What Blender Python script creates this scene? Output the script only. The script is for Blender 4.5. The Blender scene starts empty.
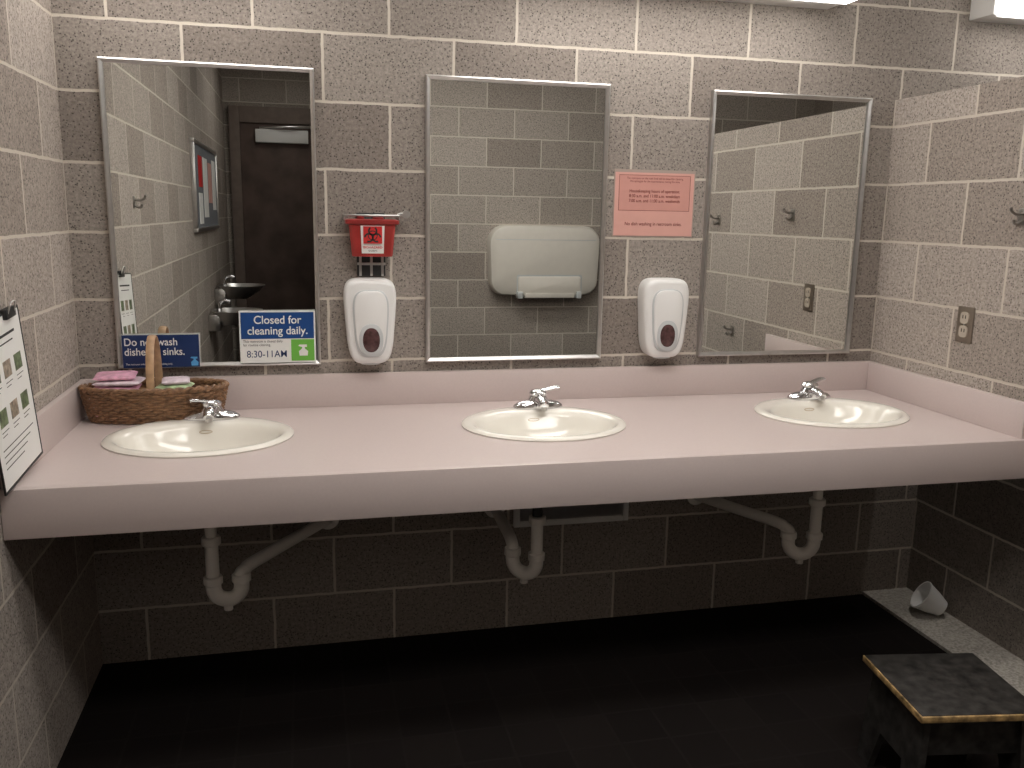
import bpy, bmesh, math, random
from mathutils import Vector, Matrix
random.seed(4)
S=bpy.context.scene
S.view_settings.view_transform='Standard'
S.view_settings.look='None'
S.view_settings.exposure=0.0
XL,XR,HC,HS,HA,D=-1.374,1.391,.848,.957,.730,.782
def link(o,parent=None):
    S.collection.objects.link(o)
    if parent: o.parent=parent
    return o
# ------------------------------------------------------------ materials
def newmat(name):
    m=bpy.data.materials.new(name);m.use_nodes=True
    nt=m.node_tree;return m,nt,nt.nodes,nt.links,nt.nodes['Principled BSDF']
def mat(name,col,rough=.5,metal=0.,var=.06,scale=20,bump=0.,emit=0,coat=0,spec=.5,trans=0):
    m,nt,N,Lk,b=newmat(name)
    tc=N.new('ShaderNodeTexCoord');no=N.new('ShaderNodeTexNoise');no.inputs['Scale'].default_value=scale;no.inputs['Detail'].default_value=4
    Lk.new(tc.outputs['Object'],no.inputs['Vector'])
    r=N.new('ShaderNodeValToRGB');c=r.color_ramp
    c.elements[0].position=.3;c.elements[1].position=.7
    c.elements[0].color=(*[max(0,x*(1-var)) for x in col],1);c.elements[1].color=(*[min(1,x*(1+var)) for x in col],1)
    Lk.new(no.outputs['Fac'],r.inputs['Fac']);Lk.new(r.outputs['Color'],b.inputs['Base Color'])
    b.inputs['Roughness'].default_value=rough;b.inputs['Metallic'].default_value=metal
    b.inputs['Coat Weight'].default_value=coat;b.inputs['Specular IOR Level'].default_value=spec
    b.inputs['Transmission Weight'].default_value=trans
    if bump:
        bp=N.new('ShaderNodeBump');bp.inputs['Strength'].default_value=bump;bp.inputs['Distance'].default_value=.002
        Lk.new(no.outputs['Fac'],bp.inputs['Height']);Lk.new(bp.outputs['Normal'],b.inputs['Normal'])
    if emit:
        Lk.new(r.outputs['Color'],b.inputs['Emission Color']);b.inputs['Emission Strength'].default_value=emit
    return m
def block_mat(name,axis,off,zoff=-.015,tint=1.0):
    m,nt,N,Lk,b=newmat(name)
    tc=N.new('ShaderNodeTexCoord');sp=N.new('ShaderNodeSeparateXYZ');Lk.new(tc.outputs['Object'],sp.inputs[0])
    cb=N.new('ShaderNodeCombineXYZ')
    a1=N.new('ShaderNodeMath');a1.operation='ADD';a1.inputs[1].default_value=off+40*.4064;Lk.new(sp.outputs[axis],a1.inputs[0])
    a2=N.new('ShaderNodeMath');a2.operation='ADD';a2.inputs[1].default_value=-zoff+20*.2032;Lk.new(sp.outputs['Z'],a2.inputs[0])
    Lk.new(a1.outputs[0],cb.inputs['X']);Lk.new(a2.outputs[0],cb.inputs['Y'])
    nw=N.new('ShaderNodeTexNoise');nw.inputs['Scale'].default_value=25;Lk.new(tc.outputs['Object'],nw.inputs['Vector'])
    vm=N.new('ShaderNodeVectorMath');vm.operation='MULTIPLY_ADD';vm.inputs[1].default_value=(.006,.006,0)
    Lk.new(nw.outputs['Color'],vm.inputs[0]);Lk.new(cb.outputs[0],vm.inputs[2])
    br=N.new('ShaderNodeTexBrick');br.offset=.5;br.offset_frequency=2
    br.inputs['Scale'].default_value=1;br.inputs['Brick Width'].default_value=.4064;br.inputs['Row Height'].default_value=.2032
    br.inputs['Mortar Size'].default_value=.0050;br.inputs['Mortar Smooth'].default_value=.3;br.inputs['Bias'].default_value=0
    br.inputs['Color1'].default_value=(.255*tint,.219*tint,.192*tint,1);br.inputs['Color2'].default_value=(.36*tint,.318*tint,.284*tint,1)
    br.inputs['Mortar'].default_value=(.62,.56,.485,1)
    Lk.new(vm.outputs[0],br.inputs['Vector'])
    n1=N.new('ShaderNodeTexNoise');n1.inputs['Scale'].default_value=100;n1.inputs['Detail'].default_value=5;n1.inputs['Roughness'].default_value=.75
    Lk.new(tc.outputs['Object'],n1.inputs['Vector'])
    mr=N.new('ShaderNodeMapRange');mr.inputs['From Min'].default_value=.3;mr.inputs['From Max'].default_value=.7;mr.inputs['To Min'].default_value=.60;mr.inputs['To Max'].default_value=1.40
    Lk.new(n1.outputs['Fac'],mr.inputs['Value'])
    v=N.new('ShaderNodeTexVoronoi');v.inputs['Scale'].default_value=112;v.inputs['Randomness'].default_value=1;Lk.new(tc.outputs['Object'],v.inputs['Vector'])
    pr=N.new('ShaderNodeMapRange');pr.inputs['From Min'].default_value=.12;pr.inputs['From Max'].default_value=.34;pr.inputs['To Min'].default_value=.25;pr.inputs['To Max'].default_value=1
    Lk.new(v.outputs['Distance'],pr.inputs['Value'])
    mu=N.new('ShaderNodeMath');mu.operation='MULTIPLY';Lk.new(mr.outputs[0],mu.inputs[0]);Lk.new(pr.outputs[0],mu.inputs[1])
    mx=N.new('ShaderNodeMix');mx.data_type='FLOAT';Lk.new(br.outputs['Fac'],mx.inputs[0]);Lk.new(mu.outputs[0],mx.inputs[2]);mx.inputs[3].default_value=.95
    sc=N.new('ShaderNodeVectorMath');sc.operation='SCALE';Lk.new(br.outputs['Color'],sc.inputs[0]);Lk.new(mx.outputs[0],sc.inputs['Scale'])
    Lk.new(sc.outputs[0],b.inputs['Base Color'])
    b.inputs['Roughness'].default_value=.8;b.inputs['Specular IOR Level'].default_value=.25
    hh=N.new('ShaderNodeMath');hh.operation='SUBTRACT';Lk.new(pr.outputs[0],hh.inputs[0])
    h2=N.new('ShaderNodeMath');h2.operation='MULTIPLY';h2.inputs[1].default_value=2.;Lk.new(br.outputs['Fac'],h2.inputs[0]);Lk.new(h2.outputs[0],hh.inputs[1])
    bp=N.new('ShaderNodeBump');bp.inputs['Strength'].default_value=.35;bp.inputs['Distance'].default_value=.002
    Lk.new(hh.outputs[0],bp.inputs['Height']);Lk.new(bp.outputs['Normal'],b.inputs['Normal'])
    return m
BX=block_mat('ground_face_block_x_shaded','X',.2108,tint=.90)  # same block, darkened: back wall's weaker light put into the colour
BX2=block_mat('ground_face_block_opposite_lit','X',.2108,tint=1.15)  # same block, lightened: light on the opposite wall painted into the colour
BY=block_mat('ground_face_block_y_lit','Y',.0,tint=1.22)  # side-wall copy, lightened to paint in the stronger light there
BYd=block_mat('ground_face_block_recess_shaded','Y',.0,tint=.8)  # darker copy for the recess wall, its shade painted into the colour
def tile_mat():
    m,nt,N,Lk,b=newmat('dark_quarry_tile')
    tc=N.new('ShaderNodeTexCoord');br=N.new('ShaderNodeTexBrick');br.offset=0
    br.inputs['Scale'].default_value=1;br.inputs['Brick Width'].default_value=.152;br.inputs['Row Height'].default_value=.152
    br.inputs['Mortar Size'].default_value=.004;br.inputs['Color1'].default_value=(.012,.0095,.009,1);br.inputs['Color2'].default_value=(.015,.012,.011,1);br.inputs['Mortar'].default_value=(.017,.014,.013,1)
    Lk.new(tc.outputs['Object'],br.inputs['Vector']);Lk.new(br.outputs['Color'],b.inputs['Base Color']);b.inputs['Roughness'].default_value=.9;b.inputs['Specular IOR Level'].default_value=.1
    bp=N.new('ShaderNodeBump');bp.invert=True;bp.inputs['Strength'].default_value=.3;bp.inputs['Distance'].default_value=.002;Lk.new(br.outputs['Fac'],bp.inputs['Height']);Lk.new(bp.outputs['Normal'],b.inputs['Normal'])
    return m
M_floor=tile_mat()
M_ceil=mat('painted_ceiling',(.60,.58,.55),.9)
M_conc=mat('speckled_concrete',(.36,.335,.30),.85,var=.35,scale=120,spec=.2)
M_counter=mat('mauve_laminate',(.62,.53,.512),.34,var=.02,scale=140)
M_porc=mat('cream_porcelain',(.84,.81,.74),.15,var=.01,coat=.3)
M_chrome=mat('polished_chrome',(.72,.72,.74),.07,1,var=.02)
M_steel=mat('brushed_steel',(.60,.59,.58),.30,1,var=.05,scale=60)
M_hook=mat('dull_steel',(.36,.34,.32),.38,1,var=.1,scale=60)
M_mirror=mat('silvered_glass',(.84,.86,.84),.0,1,var=0)
M_pvc=mat('pvc_plastic',(.92,.89,.84),.35,var=.02)
M_black=mat('black_rubber',(.02,.02,.02),.5)
M_white=mat('white_plastic',(.82,.82,.81),.28,var=.01)
M_lgrey=mat('pale_grey_plastic',(.56,.58,.59),.3,var=.01)
M_grey=mat('smoky_window_plastic',(.09,.045,.045),.15,var=.4,scale=60)
M_red=mat('red_plastic',(.38,.045,.04),.22,var=.18)
M_redd=mat('dark_red_plastic',(.28,.03,.028),.3,var=.08)
M_paper=mat('white_paper',(.82,.82,.80),.6,var=.01)
M_pink=mat('salmon_paper',(.68,.37,.32),.45,var=.02)
M_pinkd=mat('deep_salmon_paper',(.62,.31,.265),.45,var=.02)
M_ink=mat('red_brown_ink',(.17,.022,.018),.6)
M_inkb=mat('black_ink',(.02,.02,.02),.6)
M_navy=mat('navy_print',(.012,.065,.24),.35,var=.03)
M_navyd=mat('dark_navy_print',(.008,.03,.12),.35,var=.03)
M_green=mat('green_print',(.16,.48,.07),.4,var=.03)
M_blue=mat('light_blue_print',(.10,.36,.70),.4,var=.03)
M_inkred=mat('red_print',(.6,.02,.02),.5)
M_cream=mat('beige_moulded_plastic',(.68,.64,.58),.4,var=.02)
M_door=mat('dark_stained_door',(.115,.082,.070),.6,var=.25,scale=6,spec=.2)
M_dframe=mat('dark_painted_frame',(.19,.15,.13),.6,var=.1,spec=.2)
M_wick=mat('brown_wicker',(.235,.128,.068),.42,var=.45,scale=80,bump=.4)
M_wickl=mat('light_cane',(.44,.28,.16),.45,var=.2,scale=50)
M_tan=mat('tan_print',(.55,.44,.30),.4)
M_gold=mat('worn_gold_edge',(.36,.235,.10),.6,var=.7,scale=40)
M_stool=mat('scuffed_black_paint',(.030,.028,.026),.55,var=.7,scale=30,spec=.3)
M_lam=mat('clear_laminate',(.42,.34,.30),.15,var=.01)
# ------------------------------------------------------------ geometry helpers
def mobj(name,verts,faces,m,parent=None,smooth=False):
    me=bpy.data.meshes.new(name);me.from_pydata([tuple(v) for v in verts],[],faces);me.materials.append(m)
    bm=bmesh.new();bm.from_mesh(me);bmesh.ops.recalc_face_normals(bm,faces=bm.faces);bm.to_mesh(me);bm.free()
    if smooth:
        me.polygons.foreach_set('use_smooth',[True]*len(me.polygons))
        me.set_sharp_from_angle(angle=math.radians(40))
    return link(bpy.data.objects.new(name,me),parent)
def box(name,lo,hi,m,parent=None,bev=0,seg=2):
    bm=bmesh.new();bmesh.ops.create_cube(bm,size=1)
    for v in bm.verts: v.co=Vector([lo[i]+(v.co[i]+.5)*(hi[i]-lo[i]) for i in range(3)])
    if bev: bmesh.ops.bevel(bm,geom=bm.edges[:],offset=bev,segments=seg,profile=.5,affect='EDGES')
    me=bpy.data.meshes.new(name);bm.to_mesh(me);bm.free();me.materials.append(m)
    if bev:
        me.polygons.foreach_set('use_smooth',[True]*len(me.polygons));me.set_sharp_from_angle(angle=math.radians(35))
    return link(bpy.data.objects.new(name,me),parent)
def loft(name,rings,m,parent=None,cap0=True,cap1=True,smooth=True):
    n=len(rings[0]);V=[p for r in rings for p in r];F=[]
    for i in range(len(rings)-1):
        for j in range(n):
            k=(j+1)%n;F.append((i*n+j,i*n+k,(i+1)*n+k,(i+1)*n+j))
    if cap0:F.append(tuple(range(n)))
    if cap1:F.append(tuple(range((len(rings)-1)*n,len(rings)*n)))
    return mobj(name,V,F,m,parent,smooth)
def sring(hw,hd,z,cx=0,cy=0,n=2.5,k=40):
    R=[]
    for i in range(k):
        t=2*math.pi*i/k;c,s=math.cos(t),math.sin(t)
        R.append((cx+hw*math.copysign(abs(c)**(2/n),c),cy+hd*math.copysign(abs(s)**(2/n),s),z))
    return R
def catmull(P,sub):
    P=[Vector(p) for p in P];Q=[P[0]*2-P[1]]+P+[P[-1]*2-P[-2]];o=[]
    for i in range(1,len(Q)-2):
        a,b,c,d=Q[i-1:i+3]
        for s in range(sub):
            t=s/sub;o.append(.5*((2*b)+(c-a)*t+(2*a-5*b+4*c-d)*t*t+(3*b-a-3*c+d)*t**3))
    o.append(P[-1]);return o
def tubedata(P,r,k=12,closed=False,flat=1.,ref=None):
    n=len(P);V=[];F=[];rr=r if callable(r) else (lambda t:r)
    T=[]
    for i in range(n):
        if closed:a=P[(i+1)%n]-P[i-1]
        else:a=P[min(i+1,n-1)]-P[max(i-1,0)]
        T.append(a.normalized())
    up=Vector(ref) if ref else (Vector((0,0,1)) if abs(T[0].z)<.9 else Vector((1,0,0)))
    u=(up-T[0]*up.dot(T[0])).normalized()
    for i in range(n):
        u=(u-T[i]*u.dot(T[i])).normalized();w=T[i].cross(u);R=rr(i/(n-1))
        for j in range(k):
            t=2*math.pi*j/k;V.append(P[i]+u*math.cos(t)*R*flat+w*math.sin(t)*R)
    for i in range(n if closed else n-1):
        b=(i+1)%n
        for j in range(k):
            q=(j+1)%k;F.append((i*k+j,i*k+q,b*k+q,b*k+j))
    if not closed: F.append(tuple(range(k)));F.append(tuple(range((n-1)*k,n*k)))
    return V,F
def tube(name,P,r,m,parent=None,k=14,sub=6,closed=False,flat=1.,ref=None):
    Q=catmull(P,sub) if sub>1 else [Vector(p) for p in P]
    V,F=tubedata(Q,r,k,closed,flat,ref);return mobj(name,V,F,m,parent,True)
def joined(name,parts,m,parent=None):
    V=[];F=[]
    for v,f in parts:
        o=len(V);V+=list(v);F+=[tuple(i+o for i in q) for q in f]
    return mobj(name,V,F,m,parent,True)
def cyl(name,c,r,h,m,parent=None,axis='Z',k=28,r2=None,bev=.0):
    r2=r if r2 is None else r2;prof=[(r,0),(r2,h)]
    if bev: prof=[(r-bev,0),(r,bev),(r2,h-bev),(r2-bev,h)]
    R=[]
    for rad,z in prof:
        ring=[]
        for i in range(k):
            t=2*math.pi*i/k;a,b=rad*math.cos(t),rad*math.sin(t)
            p={'Z':(a,b,z),'Y':(a,-z,b),'X':(z,a,b)}[axis];ring.append((p[0]+c[0],p[1]+c[1],p[2]+c[2]))
        R.append(ring)
    return loft(name,R,m,parent)
def root(name,label,cat,loc=(0,0,0),rot=(0,0,0),group=None):
    e=bpy.data.objects.new(name,None);e.empty_display_size=.05;e.location=loc;e.rotation_euler=rot;link(e)
    e['label']=label;e['category']=cat
    if group:e['group']=group
    return e
def tag(o,label,cat,group=None):
    o['label']=label;o['category']=cat
    if group:o['group']=group
    return o
def text(name,body,size,m,parent,loc,align='CENTER',bold=0,space=1.,sx=1.):
    c=bpy.data.curves.new(name,'FONT');c.body=body;c.size=size;c.align_x=align;c.align_y='CENTER';c.offset=bold;c.space_line=space
    t=bpy.data.objects.new('tmp',c);S.collection.objects.link(t);bpy.context.view_layer.update()
    me=bpy.data.meshes.new_from_object(t.evaluated_get(bpy.context.evaluated_depsgraph_get()));bpy.data.objects.remove(t)
    me.transform(Matrix.Translation(loc)@Matrix.Rotation(math.pi/2,4,'X')@Matrix.Diagonal((sx,1,1,1)))
    me.name=name;me.materials.clear();me.materials.append(m)
    return link(bpy.data.objects.new(name,me),parent)
def struct(o): o['kind']='structure';return o
# ------------------------------------------------------------ room shell
ZC=2.75;YB=-3.5;YD=-5.6;XO=3.2;XH=-.5
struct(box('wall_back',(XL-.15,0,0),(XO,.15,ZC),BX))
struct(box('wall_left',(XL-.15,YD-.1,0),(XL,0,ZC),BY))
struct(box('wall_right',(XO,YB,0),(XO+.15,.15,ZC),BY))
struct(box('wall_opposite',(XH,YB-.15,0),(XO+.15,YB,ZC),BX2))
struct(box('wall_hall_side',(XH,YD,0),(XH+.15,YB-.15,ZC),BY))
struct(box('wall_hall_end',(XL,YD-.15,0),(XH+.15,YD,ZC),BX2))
pv=[(0,.73),(0,1.905),(-1.9,1.905),(-1.9,0),(-1.1,0),(-1.1,.73)]
V=[(XR,y,z) for y,z in pv]+[(XR+.1,y,z) for y,z in pv];n=6
F=[(0,1,2,5),(2,3,4,5)];F+=[tuple(i+6 for i in q) for q in F];F+=[(i,(i+1)%6,(i+1)%6+6,i+6) for i in range(6)]
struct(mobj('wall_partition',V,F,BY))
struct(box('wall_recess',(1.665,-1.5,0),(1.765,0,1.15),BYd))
struct(box('floor',(XL-.15,YD-.15,-.1),(XO+.15,.15,0),M_floor))
struct(box('trim_3',(1.46,-1.5,0),(1.665,0,.012),M_conc))
struct(box('ceiling',(XL-.15,YD-.15,ZC),(XO+.15,.15,ZC+.1),M_ceil))
struct(box('door_1',(-1.235,YD,.0),(-.56,YD+.045,2.24),M_door,None,.003))
struct(box('trim_1',(-1.325,YD,0),(-1.235,YD+.07,2.38),M_dframe,None,.004))
struct(box('trim_2',(-1.235,YD,2.24),(-.5,YD+.07,2.38),M_dframe,None,.004))
cl=root('door_closer','pale metal overhead door closer with hinged arm','door closer',(-.86,YD+.045,2.13))
box('body',(-.24,0,-.060),(.22,.06,.055),M_white,cl,.006)
tube('arm',[(-.2,.03,.065),(.05,.12,.075),(.28,.03,.09)],.012,M_steel,cl,sub=1)
# ------------------------------------------------------------ mirrors
W=.6107;ZB,ZT=.99,1.904
for i,(cxm,lb) in enumerate(((-.9533,'tall framed wall mirror above the sink beside the wicker basket'),(0,'tall framed wall mirror between the two soap dispensers'),(.9793,'tall framed wall mirror next to the block partition'))):
    r=root('mirror',lb,'mirror',(cxm,0,(ZB+ZT)/2),group='framed mirrors above the vanity')
    h=(ZT-ZB)/2;w=W/2;t=.013
    box('glass',(-w+.006,-.012,-h+.006),(w-.006,-.001,h-.006),M_mirror,r)
    prof=[(0,0),(0,-.022),(.004,-.024),(t,-.018),(t,-.0125),(t,0)]
    rings=[]
    for sx,sz in ((-1,-1),(1,-1),(1,1),(-1,1)):
        rings.append([(sx*(w-a),b,sz*(h-a)) for a,b in prof])
    n=len(prof);V=[p for q in rings for p in q];F=[]
    for a in range(4):
        b=(a+1)%4
        for j in range(n): F.append((a*n+j,b*n+j,b*n+(j+1)%n,a*n+(j+1)%n))
    mobj('frame',V,F,M_steel,r)
# ------------------------------------------------------------ counter
ct=root('vanity_counter','long mauve laminate vanity counter with raised splash and deep front apron','counter',(0,0,0))
sinks=[-.988,.012,1.0];SY=-.362
G=.0015
cu=bpy.data.curves.new('top','CURVE');cu.dimensions='2D';cu.fill_mode='BOTH';cu.extrude=.0175
def spl(pts):
    s=cu.splines.new('POLY');s.points.add(len(pts)-1)
    for p,q in zip(s.points,pts):p.co=(q[0],q[1],0,1)
    s.use_cyclic_u=True
spl([(XL+G,-D),(XR-G,-D),(XR-G,-G),(XL+G,-G)])
for x in sinks: spl([(x+.238*math.cos(t*math.pi/32),SY+.198*math.sin(t*math.pi/32)) for t in range(64)])
tmp=bpy.data.objects.new('tmp',cu);S.collection.objects.link(tmp);bpy.context.view_layer.update()
me=bpy.data.meshes.new_from_object(tmp.evaluated_get(bpy.context.evaluated_depsgraph_get()));bpy.data.objects.remove(tmp)
me.transform(Matrix.Translation((0,0,HC-.0175)));me.materials.clear();me.materials.append(M_counter);me.name='worktop'
link(bpy.data.objects.new('worktop',me),ct)
box('apron',(XL+G,-D-.004,HA),(XR-G,-D+.02,HC+.0005),M_counter,ct,.002)
box('backsplash',(XL+G,-.02,HC),(XR-G,-G,HS),M_counter,ct,.002)
box('side_splash',(XL+G,-D+.01,HC),(XL+.02,-.02,HS),M_counter,ct,.002)
box('side_splash',(XR-.02,-D+.01,HC),(XR-G,-.02,HS),M_counter,ct,.002)
# ------------------------------------------------------------ sinks
def ering(a,b,cy,z,k=64): return [(a*math.cos(2*math.pi*i/k),cy+b*math.sin(2*math.pi*i/k),z) for i in range(k)]
for x in sinks:
    r=root('sink','oval cream porcelain drop-in sink set in the mauve counter','sink',(x,SY,HC),group='oval sinks in the counter')
    oy=-.022
    R=[ering(.234,.194,0,-.03),ering(.236,.196,0,.0),ering(.254,.216,0,.0008),ering(.255,.217,0,.004),ering(.251,.213,0,.008),ering(.244,.206,-.001,.011),ering(.233,.193,-.004,.0115),
       ering(.224,.168,oy*.9,.0095),ering(.217,.160,oy,.004),ering(.208,.152,oy,-.008),ering(.194,.140,oy,-.034),ering(.170,.122,oy,-.064),ering(.135,.097,oy,-.089),ering(.085,.063,oy,-.104),ering(.035,.03,oy,-.110),ering(.022,.022,oy,-.111)]
    back=[ering(.03,.03,oy,-.122),ering(.1,.078,oy,-.114),ering(.15,.11,oy,-.096),ering(.188,.135,oy,-.062),ering(.212,.158,oy,-.035),ering(.234,.194,0,-.03)]
    loft('basin',R,M_porc,r,cap0=False,cap1=True)
    loft('basin_underside',back,M_porc,r,cap0=True,cap1=False)
    loft('drain',[[(p[0],p[1]+oy,p[2]) for p in q] for q in (ering(.024,.024,0,-.111,32),ering(.023,.023,0,-.107,32),ering(.014,.014,0,-.1075,32),ering(.012,.012,0,-.115,32))],M_chrome,r)
    pts=[Vector((.018*math.cos(a),.1255+.0015*math.sin(a),-.016+.0040*math.sin(a))) for a in [i*math.pi/12 for i in range(24)]]
    V,F=tubedata(pts,.0011,8,True);mobj('overflow_ring',V,F,M_tan,r,True)
# ------------------------------------------------------------ faucets
def faucet(x,ang):
    r=root('faucet','chrome single-lever centerset faucet on the sink rim','faucet',(x,SY+.182,HC+.010),group='chrome faucets')
    loft('base_plate',[sring(.082,.028,0,n=2.6),sring(.083,.029,.005,n=2.6),sring(.080,.028,.012,n=2.4),sring(.068,.026,.020,n=2.2),sring(.045,.024,.026,n=2)],M_chrome,r)
    loft('body',[sring(.044,.030,.008,n=2),sring(.038,.029,.022,n=2),sring(.031,.028,.034,n=2),sring(.027,.026,.041,n=2),sring(.016,.016,.045,n=2)],M_chrome,r)
    tube('spout',[(0,-.005,.026),(0,-.035,.033),(0,-.062,.031),(0,-.082,.022)],lambda t:.021-.006*t,M_chrome,r,flat=.75)
    cyl('aerator',(0,-.077,.009),.0105,.012,M_steel,r)
    dx,dy=math.cos(ang),math.sin(ang)
    loft('handle_cap',[sring(.029,.029,.043,n=2),sring(.030,.030,.050,n=2),sring(.024,.024,.058,n=2),sring(.010,.010,.062,n=2)],M_chrome,r)
    tube('lever',[(-.012*dx,-.012*dy,.053),(.03*dx,.03*dy,.060),(.056*dx,.056*dy,.064),(.070*dx,.070*dy,.064)],lambda t:.013+.002*t,M_chrome,r,flat=.45,ref=(0,0,1))
faucet(-.975,math.radians(-150));faucet(.04,math.radians(8));faucet(1.03,math.radians(22))
# ------------------------------------------------------------ plumbing
def trap(x,bx,by,end,coup,py=-.384,zb=.405):
    r=root('drain_trap','white PVC P-trap drain pipe hanging beneath the counter','drain pipe',(x,py,0),group='drain traps beneath the counter')
    u=Vector((bx,by,0));L=u.length;u.normalize()
    rad=L/2
    tube('tailpiece',[(0,0,.726),(0,0,.60),(0,0,.54)],.016,M_black if coup else M_pvc,r,sub=1)
    tube('drop_pipe',[(0,0,.55),(0,0,.48),(0,0,zb)],.019,M_pvc,r,sub=1)
    arc=[Vector((0,0,zb+.03))]+[u*(rad-rad*math.cos(a))+Vector((0,0,zb-rad*math.sin(a))) for a in [i*math.pi/12 for i in range(13)]]+[u*L+Vector((0,0,zb+.03))]
    tube('u_bend',arc,.0220,M_pvc,r,sub=1,k=20)
    e=Vector(end)-Vector((x,py,0));s=u*L+Vector((0,0,zb+.03));d=(Vector((e.x,e.y,0))-Vector((s.x,s.y,0))).normalized()
    zt=e.z
    tube('wall_arm',[s,s+Vector((0,0,max(.01,zt-s.z-.035))),Vector((s.x,s.y,zt-.008))+d*.015,Vector((s.x,s.y,zt))+d*.05,(Vector((s.x,s.y,zt))+e)/2,e],.019,M_pvc,r,sub=5)
    for nm,p in (('slip_nut',(0,0,.535)),('slip_nut',(0,0,zb+.01)),('slip_nut',(u*L+Vector((0,0,zb+.012))))):
        cyl(nm,p,.027,.026,M_pvc,r,k=10,bev=.003)
    cyl('cleanout_plug',(u*rad+Vector((0,0,zb-rad-.032))),.013,.014,M_pvc,r,k=8)
    cyl('escutcheon',(e.x,e.y+.0,e.z),.038,.008,M_pvc,r,axis='Y',r2=.026)
    cyl('tail_nut',(0,0,.69),.03,.02,M_chrome,r,k=10,bev=.003)
trap(-.972,.078,.0,(-.638,0,.455),False);trap(-.008,-.065,.05,(-.06,0,.46),True);trap(.965,-.085,.02,(.71,0,.46),False)
ap=root('access_panel','grey framed metal access panel on the block wall beneath the counter','access panel',(.2225,0,.5))
box('panel',(-.20,-.008,-.10),(.20,0,.10),M_steel,ap,.001)
for a,b_,c,d_ in ((-.215,-.195,-.115,.115),(.195,.215,-.115,.115)): box('frame_rail',(a,-.016,c),(b_,0,d_),M_white,ap,.002)
for c,d_ in ((-.115,-.095),(.095,.115)): box('frame_rail',(-.195,-.016,c),(.195,0,d_),M_white,ap,.002)
# ------------------------------------------------------------ soap dispensers
def dispenser(x,z,lb):
    r=root('soap_dispenser',lb,'soap dispenser',(x,0,z),group='wall soap dispensers')
    def outline(hw,hh,cz_,y,n=4.6,tap=.23,ins=0,k=64):
        R=[]
        for i in range(k):
            t=2*math.pi*i/k;c,s=math.cos(t),math.sin(t)
            zz=math.copysign(abs(s)**(2/n),s);xx=math.copysign(abs(c)**(2/n),c)
            R.append(((hw-ins)*xx*(1-tap*(.5-.5*zz)),-y,cz_+(hh-ins)*zz))
        return R
    C_=.137
    loft('body',[outline(.088,.137,C_,0),outline(.089,.138,C_,.045),outline(.089,.138,C_,.060,ins=.001),outline(.089,.138,C_,.068,ins=.004),outline(.089,.138,C_,.073,ins=.010),outline(.089,.138,C_,.075,ins=.018)],M_white,r)
    loft('face_panel',[outline(.062,.108,C_-.006,.070,n=3.6),outline(.062,.108,C_-.006,.0785,n=3.6),outline(.062,.108,C_-.006,.0805,n=3.6,ins=.004)],M_lgrey,r)
    loft('push_cover',[outline(.056,.101,C_-.002,.076,n=3.6),outline(.056,.101,C_-.002,.0835,n=3.6),outline(.056,.101,C_-.002,.086,n=3.6,ins=.005)],M_white,r)
    loft('window_bezel',[outline(.038,.052,.080,.082,n=2.3,tap=.0),outline(.038,.052,.080,.0870,n=2.3,tap=.0),outline(.038,.052,.080,.0882,n=2.3,tap=0,ins=.003)],M_lgrey,r)
    loft('level_window',[outline(.027,.039,.080,.084,n=2.2,tap=.0),outline(.027,.039,.080,.0888,n=2.2,tap=.0),outline(.027,.039,.080,.0905,n=2.2,tap=0,ins=.006)],M_grey,r)
    loft('nozzle',[sring(.03,.02,-.004,cy=-.042,n=2.5),sring(.034,.024,.006,cy=-.042,n=2.5)],M_lgrey,r)
dispenser(-.490,.996,'white plastic wall soap dispenser below the sharps container')
dispenser(.523,.996,'white plastic wall soap dispenser below the salmon paper notice')
# ------------------------------------------------------------ sharps container
sh=root('sharps_container','small red plastic sharps container in a wall bracket','sharps container',(-.482,0,1.41))
def rr(hw,y0,y1,z,rad=.012,k=5):
    R=[]
    for cxx,cyy,a0 in ((hw-rad,y1-rad,0),(-hw+rad,y1-rad,90),(-hw+rad,y0+rad,180),(hw-rad,y0+rad,270)):
        for i in range(k): 
            a=math.radians(a0+90*i/(k-1));R.append((cxx+rad*math.cos(a),cyy+rad*math.sin(a),z))
    return R
loft('bin',[rr(.062,-.080,-.022,-.070),rr(.064,-.082,-.02,-.064),rr(.073,-.090,-.014,.035)],M_red,sh)
loft('lid',[rr(.077,-.093,-.012,.028),rr(.083,-.098,-.010,.032),rr(.083,-.098,-.010,.042),rr(.075,-.092,-.016,.046)],M_redd,sh)
cyl('lid_post',(-.035,-.055,.045),.012,.010,M_redd,sh,bev=.002);cyl('lid_post',(.02,-.055,.045),.018,.007,M_redd,sh,bev=.002)
mobj('label',[(-.034,-.0848,-.060),(.034,-.0848,-.060),(.037,-.0913,.026),(-.037,-.0913,.026)],[(0,1,2,3)],M_paper,sh)
def annulus(c,r0,r1,y,a0=0,a1=360,k=36):
    V=[];F=[]
    for i in range(k+1):
        a=math.radians(a0+(a1-a0)*i/k)
        for q in (r0,r1): V.append((c[0]+q*math.cos(a),y,c[1]+q*math.sin(a)))
    F=[(2*i,2*i+1,2*i+3,2*i+2) for i in range(k)];return V,F
ps=[];SC=1.45
box('symbol_field',(-.029,-.0925,-.029),(.029,-.0915,.024),M_inkred,sh)
for a in (90,210,330):
    c=(SC*.0095*math.cos(math.radians(a)),-.004+SC*.0095*math.sin(math.radians(a)));ps.append(annulus(c,SC*.0065,SC*.0102,-.0930,a+35,a+325))
ps.append(annulus((0,-.004),SC*.0085,SC*.0105,-.0932,0,360));ps.append(annulus((0,-.004),.0,.003,-.0932))
joined('biohazard_symbol',ps,M_inkb,sh)
text('lettering','BIOHAZARD',.0105,M_inkred,sh,(0,-.0895,-.041),bold=.0001)
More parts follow.
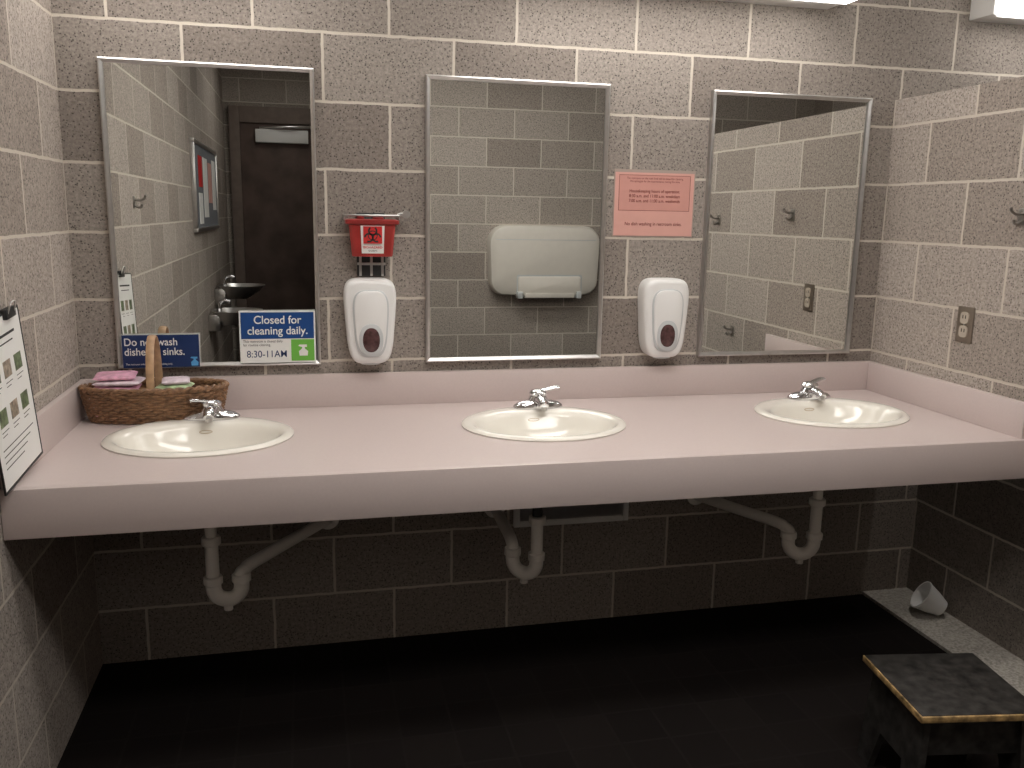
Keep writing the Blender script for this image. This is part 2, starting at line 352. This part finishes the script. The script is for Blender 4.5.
text('lettering','SHARPS',.008,M_inkb,sh,(0,-.0880,-.052))
box('bracket_plate',(-.045,-.014,-.135),(.045,0,.065),M_black,sh,.002)
box('bracket_bar',(-.088,-.066,.053),(.088,-.050,.060),M_steel,sh,.002)
for sx in (-1,1): box('bracket_side',(sx*.086-.002,-.060,.044),(sx*.086+.002,0,.060),M_steel,sh,.0005)
tube('bracket_arm',[(.082,-.055,.058),(.095,-.058,.063),(.108,-.058,.062)],.006,M_steel,sh,sub=3)
cyl('bracket_lock',(.108,-.048,.062),.012,.02,M_steel,sh,axis='Y')
for xx in (-.035,0,.035): box('bracket_strap',(xx-.004,-.02,-.135),(xx+.004,-.012,-.05),M_steel,sh,.001)
box('bracket_strap',(-.045,-.022,-.10),(.045,-.013,-.092),M_steel,sh,.001)
# ------------------------------------------------------------ pink notice
pn=root('paper_notice','salmon pink printed notice in a clear laminate sleeve on the blocks','paper notice',(.4845,-.0015,1.5195))
box('laminate_sleeve',(-.148,-.001,-.110),(.148,.001,.116),M_lam,pn)
box('sheet',(-.144,-.0022,-.106),(.144,-.001,.106),M_pink,pn)
box('inner_field',(-.129,-.0024,-.020),(.129,-.0021,.097),M_pinkd,pn)
text('lettering','The restrooms on the main level will be closed for cleaning.\nWe apologize for the inconvenience during this time.',.0100,M_ink,pn,(0,-.0028,.082),sx=.85)
text('lettering','Housekeeping hours of operation:\n8:30 a.m. and 11:00 a.m. weekdays\n7:00 a.m. and 11:00 a.m. weekends',.0148,M_ink,pn,(0,-.0028,.028),bold=.0001,sx=.9,space=1.1)
text('lettering','No dish washing in restroom sinks.',.0160,M_ink,pn,(0,-.0026,-.066),bold=.0001,sx=.92)
for lo,hi in (((-.13,-.0028,-.0212),(.13,-.002,-.020)),((-.13,-.0028,.0968),(.13,-.002,.098)),((-.13,-.0028,-.020),(-.1288,-.002,.0968)),((.1288,-.0028,-.020),(.13,-.002,.0968))): box('border_line',lo,hi,M_ink,pn)
# ------------------------------------------------------------ closed-for-cleaning sign
cs=root('cleaning_sign','white and blue printed cleaning hours sign on the mirror','sign',(-.780,-.026,1.083))
box('board',(-.117,-.001,-.083),(.117,.001,.083),M_paper,cs)
box('blue_header',(-.112,-.002,-.006),(.112,-.001,.078),M_navy,cs)
text('header_lettering','Closed for\ncleaning daily.',.036,M_paper,cs,(0,-.0024,.036),bold=.0004,sx=.94,space=.95)
text('fine_print','This restroom is closed daily\nfor routine cleaning.',.0115,M_inkb,cs,(-.107,-.0015,-.020),align='LEFT',sx=.9)
text('hours_lettering','8:30-11AM',.031,M_navyd,cs,(-.035,-.0015,-.056),bold=.00015,sx=.9)
box('green_tile',(.040,-.002,-.078),(.112,-.001,-.009),M_green,cs)
def spray(parent,x,z,s,y,m):
    P=[(-.35,-.5),(.35,-.5),(.4,-.1),(.12,.15),(.12,.28),(.3,.28),(.3,.5),(-.35,.5),(-.45,.38),(-.12,.28),(-.12,.15),(-.4,-.1)]
    mobj('spray_bottle_icon',[(x+a*s,y,z+b*s) for a,b in P],[tuple(range(len(P)))],m,parent)
spray(cs,.078,-.044,.036,-.0026,M_paper)
# ------------------------------------------------------------ dishes sign
ds=root('dishes_sign','navy printed no dish washing sign at the mirror base','sign',(-1.131,-.026,1.043))
box('board',(-.113,-.001,-.052),(.113,.001,.052),M_paper,ds)
box('navy_field',(-.112,-.002,-.051),(.112,-.001,.051),M_navyd,ds)
text('lettering','Do not wash\ndishes in sinks.',.0330,M_paper,ds,(-.107,-.0024,.013),align='LEFT',bold=.0003,sx=.90,space=.92)
text('fine_print','The restroom sinks are for hand washing only.',.0080,M_paper,ds,(-.104,-.0024,-.040),align='LEFT',sx=.9)
spray(ds,.097,-.033,.028,-.0026,M_blue)
# ------------------------------------------------------------ basket
bk=root('wicker_basket','oval brown wicker basket with a tall arched handle','basket',(-1.140,-.118,HC))
parts=[];H=.100;rows=12
def ax(t): return (.182+.022*t**.8,.066+.020*t**.8)
NS=28
for i in range(rows):
    t=i/(rows-1);a,b_=ax(t);P=[]
    for j in range(256):
        th=2*math.pi*j/256;o=.0036*math.sin(NS*th+math.pi*(i%2))
        P.append(Vector(((a+o)*math.cos(th),(b_+o)*math.sin(th),.006+t*(H-.010))))
    parts.append(tubedata(P,.0048,6,True))
for j in range(NS*2):
    th=2*math.pi*(j+.5)/(NS*2);P=[]
    for i in range(6):
        t=i/5;a,b_=ax(t);P.append(Vector((a*math.cos(th),b_*math.sin(th),.003+t*(H-.006))))
    parts.append(tubedata(P,.0026,6))
joined('woven_wall',parts,M_wick,bk)
loft('base',[ering(.168,.058,0,.001),ering(.182,.066,0,.003),ering(.182,.066,0,.010)],M_wick,bk)
pr=[]
for ph in (0,math.pi):
    P=[]
    for j in range(320):
        th=2*math.pi*j/320;q=40*th/2+ph;P.append(Vector(((.204+.005*math.cos(q))*math.cos(th),(.086+.005*math.cos(q))*math.sin(th),H+.003+.004*math.sin(q))))
    pr.append(tubedata(P,.0056,8,True))
joined('rim',pr,M_wick,bk)
hp=[Vector((0,-.078*math.cos(a),.075+.180*math.sin(a)**.8)) for a in [math.pi*i/40 for i in range(41)]]
V,F=tubedata(hp,.012,10,False,.3,(0,-1,0));mobj('handle',V,F,M_wickl,bk,True)
# ------------------------------------------------------------ pad packets
M_pkp=mat('pink_wrapper',(.82,.42,.56),.28,var=.30,scale=45,bump=.6)
M_pkw=mat('pale_wrapper',(.84,.70,.77),.28,var=.22,scale=45,bump=.6)
M_pkg=mat('green_wrapper',(.52,.68,.40),.28,var=.5,scale=45,bump=.6)
def packet(x,y,z,rz,rx,ry,w,d,h,m,lb):
    rings=[];n=20;sd=random.random()*9
    for i in range(n+1):
        s=-1+2*i/n;th=h/2*max(.05,(1-abs(s)**8));ww=d/2*(1+.012*math.sin(11*s+sd))
        ring=[]
        for k in range(32):
            a=2*math.pi*k/32;c,q=math.cos(a),math.sin(a)
            ring.append((s*w/2,ww*math.copysign(abs(c)**.35,c),th*math.copysign(abs(q)**.6,q)+.0006*math.sin(13*s+2.3*k+sd)*(1-abs(s)**6)))
        rings.append(ring)
    o=loft('pad_packet',rings,m);o.location=(x,y,z);o.rotation_euler=(rx,ry,rz)
    return tag(o,lb,'sanitary pad','wrapped pads in the basket')
bx0,by0=-1.140,-.118
pk=[(-.10,0,.026,.05,0,0,.13,.080,.026,M_pkp),(.09,0,.026,-.1,0,0,.13,.080,.026,M_pkg),(-.10,.0,.053,.04,.0,0,.14,.085,.024,M_pkw),(.08,-.0,.053,.06,0,0,.13,.08,.024,M_pkg),
    (-.105,-.0,.078,-.03,.0,.0,.14,.095,.022,M_pkw),(-.108,.0,.101,.05,.0,-.0,.13,.10,.018,M_pkp),(-.098,-.0,.120,-.06,.0,.0,.13,.10,.015,M_pkw),(-.108,-.0,.138,.07,.05,-.0,.115,.09,.013,M_pkp),(.060,.0,.079,.1,.0,-.0,.12,.09,.022,M_pkw),(.055,-.0,.101,-.12,.0,.0,.10,.085,.017,M_pkg),(.060,-.0,.119,.12,.03,-.0,.08,.075,.013,M_pkw)]
for a in pk:
    packet(bx0+a[0],by0+a[1],HC+a[2],a[3],a[4],a[5],a[6],a[7],a[8],a[9],{'pink_wrapper':'pink wrapped sanitary pad lying in the basket','pale_wrapper':'pale pink wrapped sanitary pad lying in the basket','green_wrapper':'green wrapped sanitary pad lying in the basket'}[a[9].name])
# ------------------------------------------------------------ stand notice against the side wall
cb_=root('notice_board','white notice with small photos in a black wire stand','notice',(XL+.030,-.692,HC+.012),(math.radians(-3),math.radians(-4),math.radians(90)))
box('paper_sheet',(-.14,-.0015,.006),(.14,.0015,.372),M_paper,cb_)
for lo,hi in (((-.142,-.003,0),(.142,.002,.005)),((-.142,-.003,.372),(.142,.002,.376)),((-.143,-.003,0),(-.1395,.002,.376)),((.1385,-.003,0),(.143,.002,.376))): box('frame_rail',lo,hi,M_black,cb_,.001)
box('clip',(.030,-.012,.360),(.095,.003,.384),M_black,cb_,.003)
tube('clip_lever',[(.04,-.010,.372),(.047,-.018,.396),(.078,-.018,.396),(.085,-.010,.372)],.002,M_steel,cb_,sub=3)
M_ph=[mat('photo_print_green',(.13,.17,.09),.4,var=.75,scale=70),mat('photo_print_beige',(.30,.25,.19),.4,var=.7,scale=70)]
for i,(x0,z0) in enumerate(((-.100,.235),(-.022,.235),(.056,.235),(-.100,.140),(-.022,.140),(.056,.140))):
    box('printed_photo',(x0,-.0022,z0),(x0+.050,-.0014,z0+.038),M_ph[(i+i//3)%2],cb_)
    for q in range(2): box('caption_bar',(x0+.002,-.002,z0-.012-q*.009),(x0+.048-q*.015,-.0014,z0-.0105-q*.009),M_inkb,cb_)
box('heading_bar',(-.09,-.002,.325),(.09,-.0014,.331),M_inkb,cb_);box('heading_bar',(-.07,-.002,.309),(.07,-.0014,.312),M_inkb,cb_)
for q in range(4): box('caption_bar',(-.11,-.002,.090-q*.014),(.11-q*.03,-.0014,.0920-q*.014),M_inkb,cb_)
# ------------------------------------------------------------ outlet, hooks
r=root('wall_outlet','duplex electrical outlet with bronze plate on the block partition','outlet',(XR,-.471,1.153),(0,0,math.radians(-90)))
box('cover_plate',(-.036,-.005,-.058),(.036,0,.058),mat('dull_bronze_plate',(.24,.20,.16),.35,.6),r,.002)
M_rec=mat('tan_receptacle',(.46,.40,.33),.4)
for z in (.022,-.022):
    loft('socket',[[ (p[0],-yy,z+p[1]) for p in sring(.018,.019,0,n=3.2,k=24)] for yy in (.004,.0085)],M_rec,r)
    for sx in (-.006,.006): box('slot',(sx-.0015,-.0092,z-.002),(sx+.0015,-.0083,z+.009),M_black,r)
cyl('screw',(0,-.005,0),.003,.002,M_steel,r,axis='Y')
def hook(loc,rz,lb):
    r=root('coat_hook',lb,'coat hook',loc,(0,0,rz),group='steel coat hooks')
    box('mount_plate',(-.018,-.004,-.025),(.018,0,.025),M_hook,r,.002)
    tube('upper_prong',[(0,-.003,.01),(0,-.025,.008),(0,-.042,.016),(0,-.047,.028)],.005,M_hook,r)
    tube('lower_prong',[(0,-.003,-.012),(0,-.018,-.020),(0,-.029,-.018),(0,-.033,-.008)],.005,M_hook,r)
LR='steel coat hook screwed to the block partition';LL='steel coat hook on the side wall'
for y,z in ((-.651,1.497),(-1.357,1.468),(-1.136,.924)): hook((XR,y,z),math.radians(-90),LR)
hook((XL,-1.089,1.50),math.radians(90),LL)
# ------------------------------------------------------------ stool
st=root('step_stool','low black step stool with a worn golden edge','stool',(.920,-1.105,0),(0,0,math.radians(-9)))
box('top',(-.155,-.150,.275),(.157,.150,.300),M_stool,st,.004)
box('edge_strip',(-.158,-.157,.282),(.157,-.150,.299),M_gold,st,.003)
box('edge_strip',(-.160,-.155,.282),(-.155,.150,.299),M_gold,st,.002)
for sx in (-1,1):
    V=[];
    for o in (0,.018):
        V+=[(sx*(.150-o),-.145,0),(sx*(.150-o),-.085,0),(sx*(.140-o),-.055,.12),(sx*(.140-o),.055,.12),(sx*(.150-o),.085,0),(sx*(.150-o),.145,0),(sx*(.135-o),.130,.275),(sx*(.135-o),-.130,.275)]
    F=[(0,1,2,7),(2,3,6,7),(3,4,5,6)];F+=[tuple(i+8 for i in q) for q in F];F+=[(i,(i+1)%8,(i+1)%8+8,i+8) for i in range(8)]
    mobj('side_panel',V,F,M_stool,st)
for sy in (-1,1): box('apron',(-.130,sy*.112-.009,.17),(.130,sy*.112+.009,.275),M_stool,st,.002)
# ------------------------------------------------------------ white cup on the floor
wc=root('plastic_cup','white plastic cup tipped over on the floor near the wall','cup',(1.590,-.235,.064),(0,math.radians(-58),math.radians(-25)))
k=36
def cr(r_,z): return [(.9*r_*math.cos(2*math.pi*i/k),.9*r_*math.sin(2*math.pi*i/k),.9*z) for i in range(k)]
loft('shell',[cr(.030,-.05),cr(.036,-.048),cr(.052,.0),cr(.062,.048),cr(.065,.050),cr(.065,.054),cr(.059,.054),cr(.049,.0),cr(.033,-.042)],M_white,wc)
# ------------------------------------------------------------ strip lights, then added fill lamps
M_tube=mat('glowing_diffuser',(1,.96,.91),.4,var=.0,emit=7.5)
def strip(x0,x1):
    r=root('strip_light','white wall-mounted fluorescent strip light above the mirrors','light fixture',((x0+x1)/2,0,2.180),group='fluorescent strip lights')
    w=(x1-x0)/2
    box('housing',(-w,-.12,0.01),(w,0,.13),M_white,r,.004)
    box('diffuser',(-w+.004,-.25,.0),(w-.004,-.12,.12),M_tube,r,.01)
    box('end_cap',(-w,-.24,.09),(-w+.004,-.12,.125),M_white,r,.001)
    box('end_cap',(w-.004,-.24,.09),(w,-.12,.125),M_white,r,.001)
strip(-1.34,-.65);strip(-.12,1.09);strip(1.66,2.87)
M_fill=mat('fill_diffuser',(1,.96,.91),.4,var=0,emit=11.5)  # glow of the added ceiling fill panels
M_fill2=mat('dim_fill_diffuser',(1,.96,.91),.4,var=0,emit=5)  # weaker glow for the fill panel added in the hall
def fill_panel(x,y,wx,wy,m):  # unseen ceiling panels, added to brighten the walls and counter front
    r=root('ceiling_fill_panel','added rectangular ceiling fill panel, out of view','added fill light',(x,y,ZC),group='added fill panels')
    box('frame',(-wx/2,-wy/2,-.03),(wx/2,wy/2,0),M_white,r,.004)
    box('diffuser',(-wx/2+.03,-wy/2+.03,-.035),(wx/2-.03,wy/2-.03,-.028),m,r)
fill_panel(0,-1.35,1.6,.40,M_fill);fill_panel(.3,-2.25,1.6,.46,M_fill);fill_panel(-.80,-4.5,.35,.9,M_fill2)
dl=root('fill_downlight','added out-of-view ceiling downlight','added fill light',(1.58,-.42,ZC))  # unseen spot, added to light the pale floor strip
cyl('trim_ring',(0,0,-.012),.06,.012,M_white,dl)
L=bpy.data.lights.new('fill_spot','SPOT');L.energy=34;L.spot_size=math.radians(34);L.spot_blend=.6;L.shadow_soft_size=.03;L.color=(1,.95,.88)
lo_=link(bpy.data.objects.new('fill_spot_lamp',L),dl);lo_.location=(0,0,-.02)
# ------------------------------------------------------------ changing station (seen in the mirror)
bs=root('changing_station','beige plastic wall-mounted baby changing station, folded shut','changing table',(1.035,YB,1.145),(0,0,math.pi))
def rrect(hw,hh,y,rad=.07,k=7,rb=None,oz=0,tp=0,ox=0):
    R=[]
    for sx,sz,a0,q in ((1,1,0,rad),(-1,1,90,rad),(-1,-1,180,rb or rad),(1,-1,270,rb or rad)):
        for i in range(k):
            a=math.radians(a0+90*i/(k-1));zz=sz*(hh-q)+q*math.sin(a);R.append((ox+(sx*(hw-q)+q*math.cos(a))*(1-tp*(.5-.5*zz/hh)),y,oz+zz))
    return R
loft('shell',[rrect(.43,.255,0,.13,rb=.10,tp=.05),rrect(.43,.255,-.06,.13,rb=.10,tp=.05),rrect(.420,.245,-.085,.125,rb=.10,tp=.05),rrect(.385,.21,-.100,.10,rb=.08,tp=.05)],M_cream,bs)
box('moulded_seam',(-.38,-.1012,.15),(.38,-.099,.155),M_lgrey,bs)
loft('latch_recess',[rrect(.250,.080,-.06,.012,oz=-.182,ox=-.03),rrect(.250,.080,-.1022,.012,oz=-.182,ox=-.03)],M_lgrey,bs)
loft('latch_panel',[rrect(.240,.070,-.06,.015,oz=-.184,ox=-.03),rrect(.240,.070,-.108,.015,oz=-.184,ox=-.03),rrect(.233,.063,-.114,.012,oz=-.184,ox=-.03)],M_cream,bs)
box('hinge_bracket',(-.22,-.124,-.272),(.16,-.06,-.236),M_cream,bs,.006)
for sx in (-1,1): box('hinge_tab',(-.03+sx*.225-.02,-.128,-.276),(-.03+sx*.225+.02,-.06,-.225),M_lgrey,bs,.006)
# ------------------------------------------------------------ bulletin board + fountains in the hall (seen in the mirror)
bb=root('bulletin_board','silver-framed bulletin board with pink and white notices','bulletin board',(XL,-3.75,1.62),(0,0,math.radians(90)))
M_cork=mat('grey_felt',(.16,.17,.19),.9)
box('felt',(-.70,-.02,-.27),(.70,0,.27),M_cork,bb)
for lo,hi in (((-.72,-.03,-.29),(.72,0,-.265)),((-.72,-.03,.265),(.72,0,.29)),((-.72,-.03,-.265),(-.695,0,.265)),((.695,-.03,-.265),(.72,0,.265))): box('frame_rail',lo,hi,M_steel,bb,.002)
for x0,z0,w_,h_,m in ((-.6,-.15,.22,.36,M_paper),(-.33,-.1,.22,.28,M_pink),(-.05,-.2,.26,.4,M_paper),(.27,0,.2,.2,M_inkred),(.3,-.24,.2,.2,M_paper)): box('pinned_notice',(x0,-.023,z0),(x0+w_,-.02,z0+h_),m,bb)
def fountain(y,z,lb):
    r=root('drinking_fountain',lb,'drinking fountain',(XL,y,z),(0,0,math.radians(90)),group='drinking fountains in the hall')
    loft('bowl',[sring(.10,.10,-.10,cy=-.14,n=2.4),sring(.15,.15,-.04,cy=-.18,n=2.4),sring(.17,.18,0,cy=-.19,n=2.6),sring(.16,.17,.002,cy=-.19,n=2.6),sring(.13,.14,-.03,cy=-.19,n=2.4)],M_steel,r)
    box('wall_bracket',(-.12,-.08,-.14),(.12,0,-.02),M_steel,r,.01)
    tube('bubbler',[(.0,-.07,-.01),(0,-.07,.05),(0,-.10,.07),(0,-.14,.06)],.011,M_chrome,r)
fountain(-3.75,.76,'low stainless steel drinking fountain on the hall wall');fountain(-4.25,.90,'high stainless steel drinking fountain on the hall wall')
# ------------------------------------------------------------ camera
f,cx,cy,cz,yaw,pit,rol=870.258,-0.6851,-2.8694,1.4788,0.2325,-0.1927,0.0179
fw=Vector((math.sin(yaw)*math.cos(pit),math.cos(yaw)*math.cos(pit),math.sin(pit)))
r0=Vector((math.cos(yaw),-math.sin(yaw),0));u0=r0.cross(fw)
r2=r0*math.cos(rol)+u0*math.sin(rol);u2=-r0*math.sin(rol)+u0*math.cos(rol)
cam=bpy.data.cameras.new('camera');co=link(bpy.data.objects.new('camera',cam))
cam.sensor_width=36;cam.lens=f/1024*36;cam.clip_start=.05
M3=Matrix((r2,u2,-fw)).transposed().to_4x4();M3.translation=(cx,cy,cz);co.matrix_world=M3
S.camera=co
w=bpy.data.worlds.new('world');S.world=w;w.use_nodes=True;w.node_tree.nodes['Background'].inputs[0].default_value=(.5,.48,.45,1);w.node_tree.nodes['Background'].inputs[1].default_value=.02
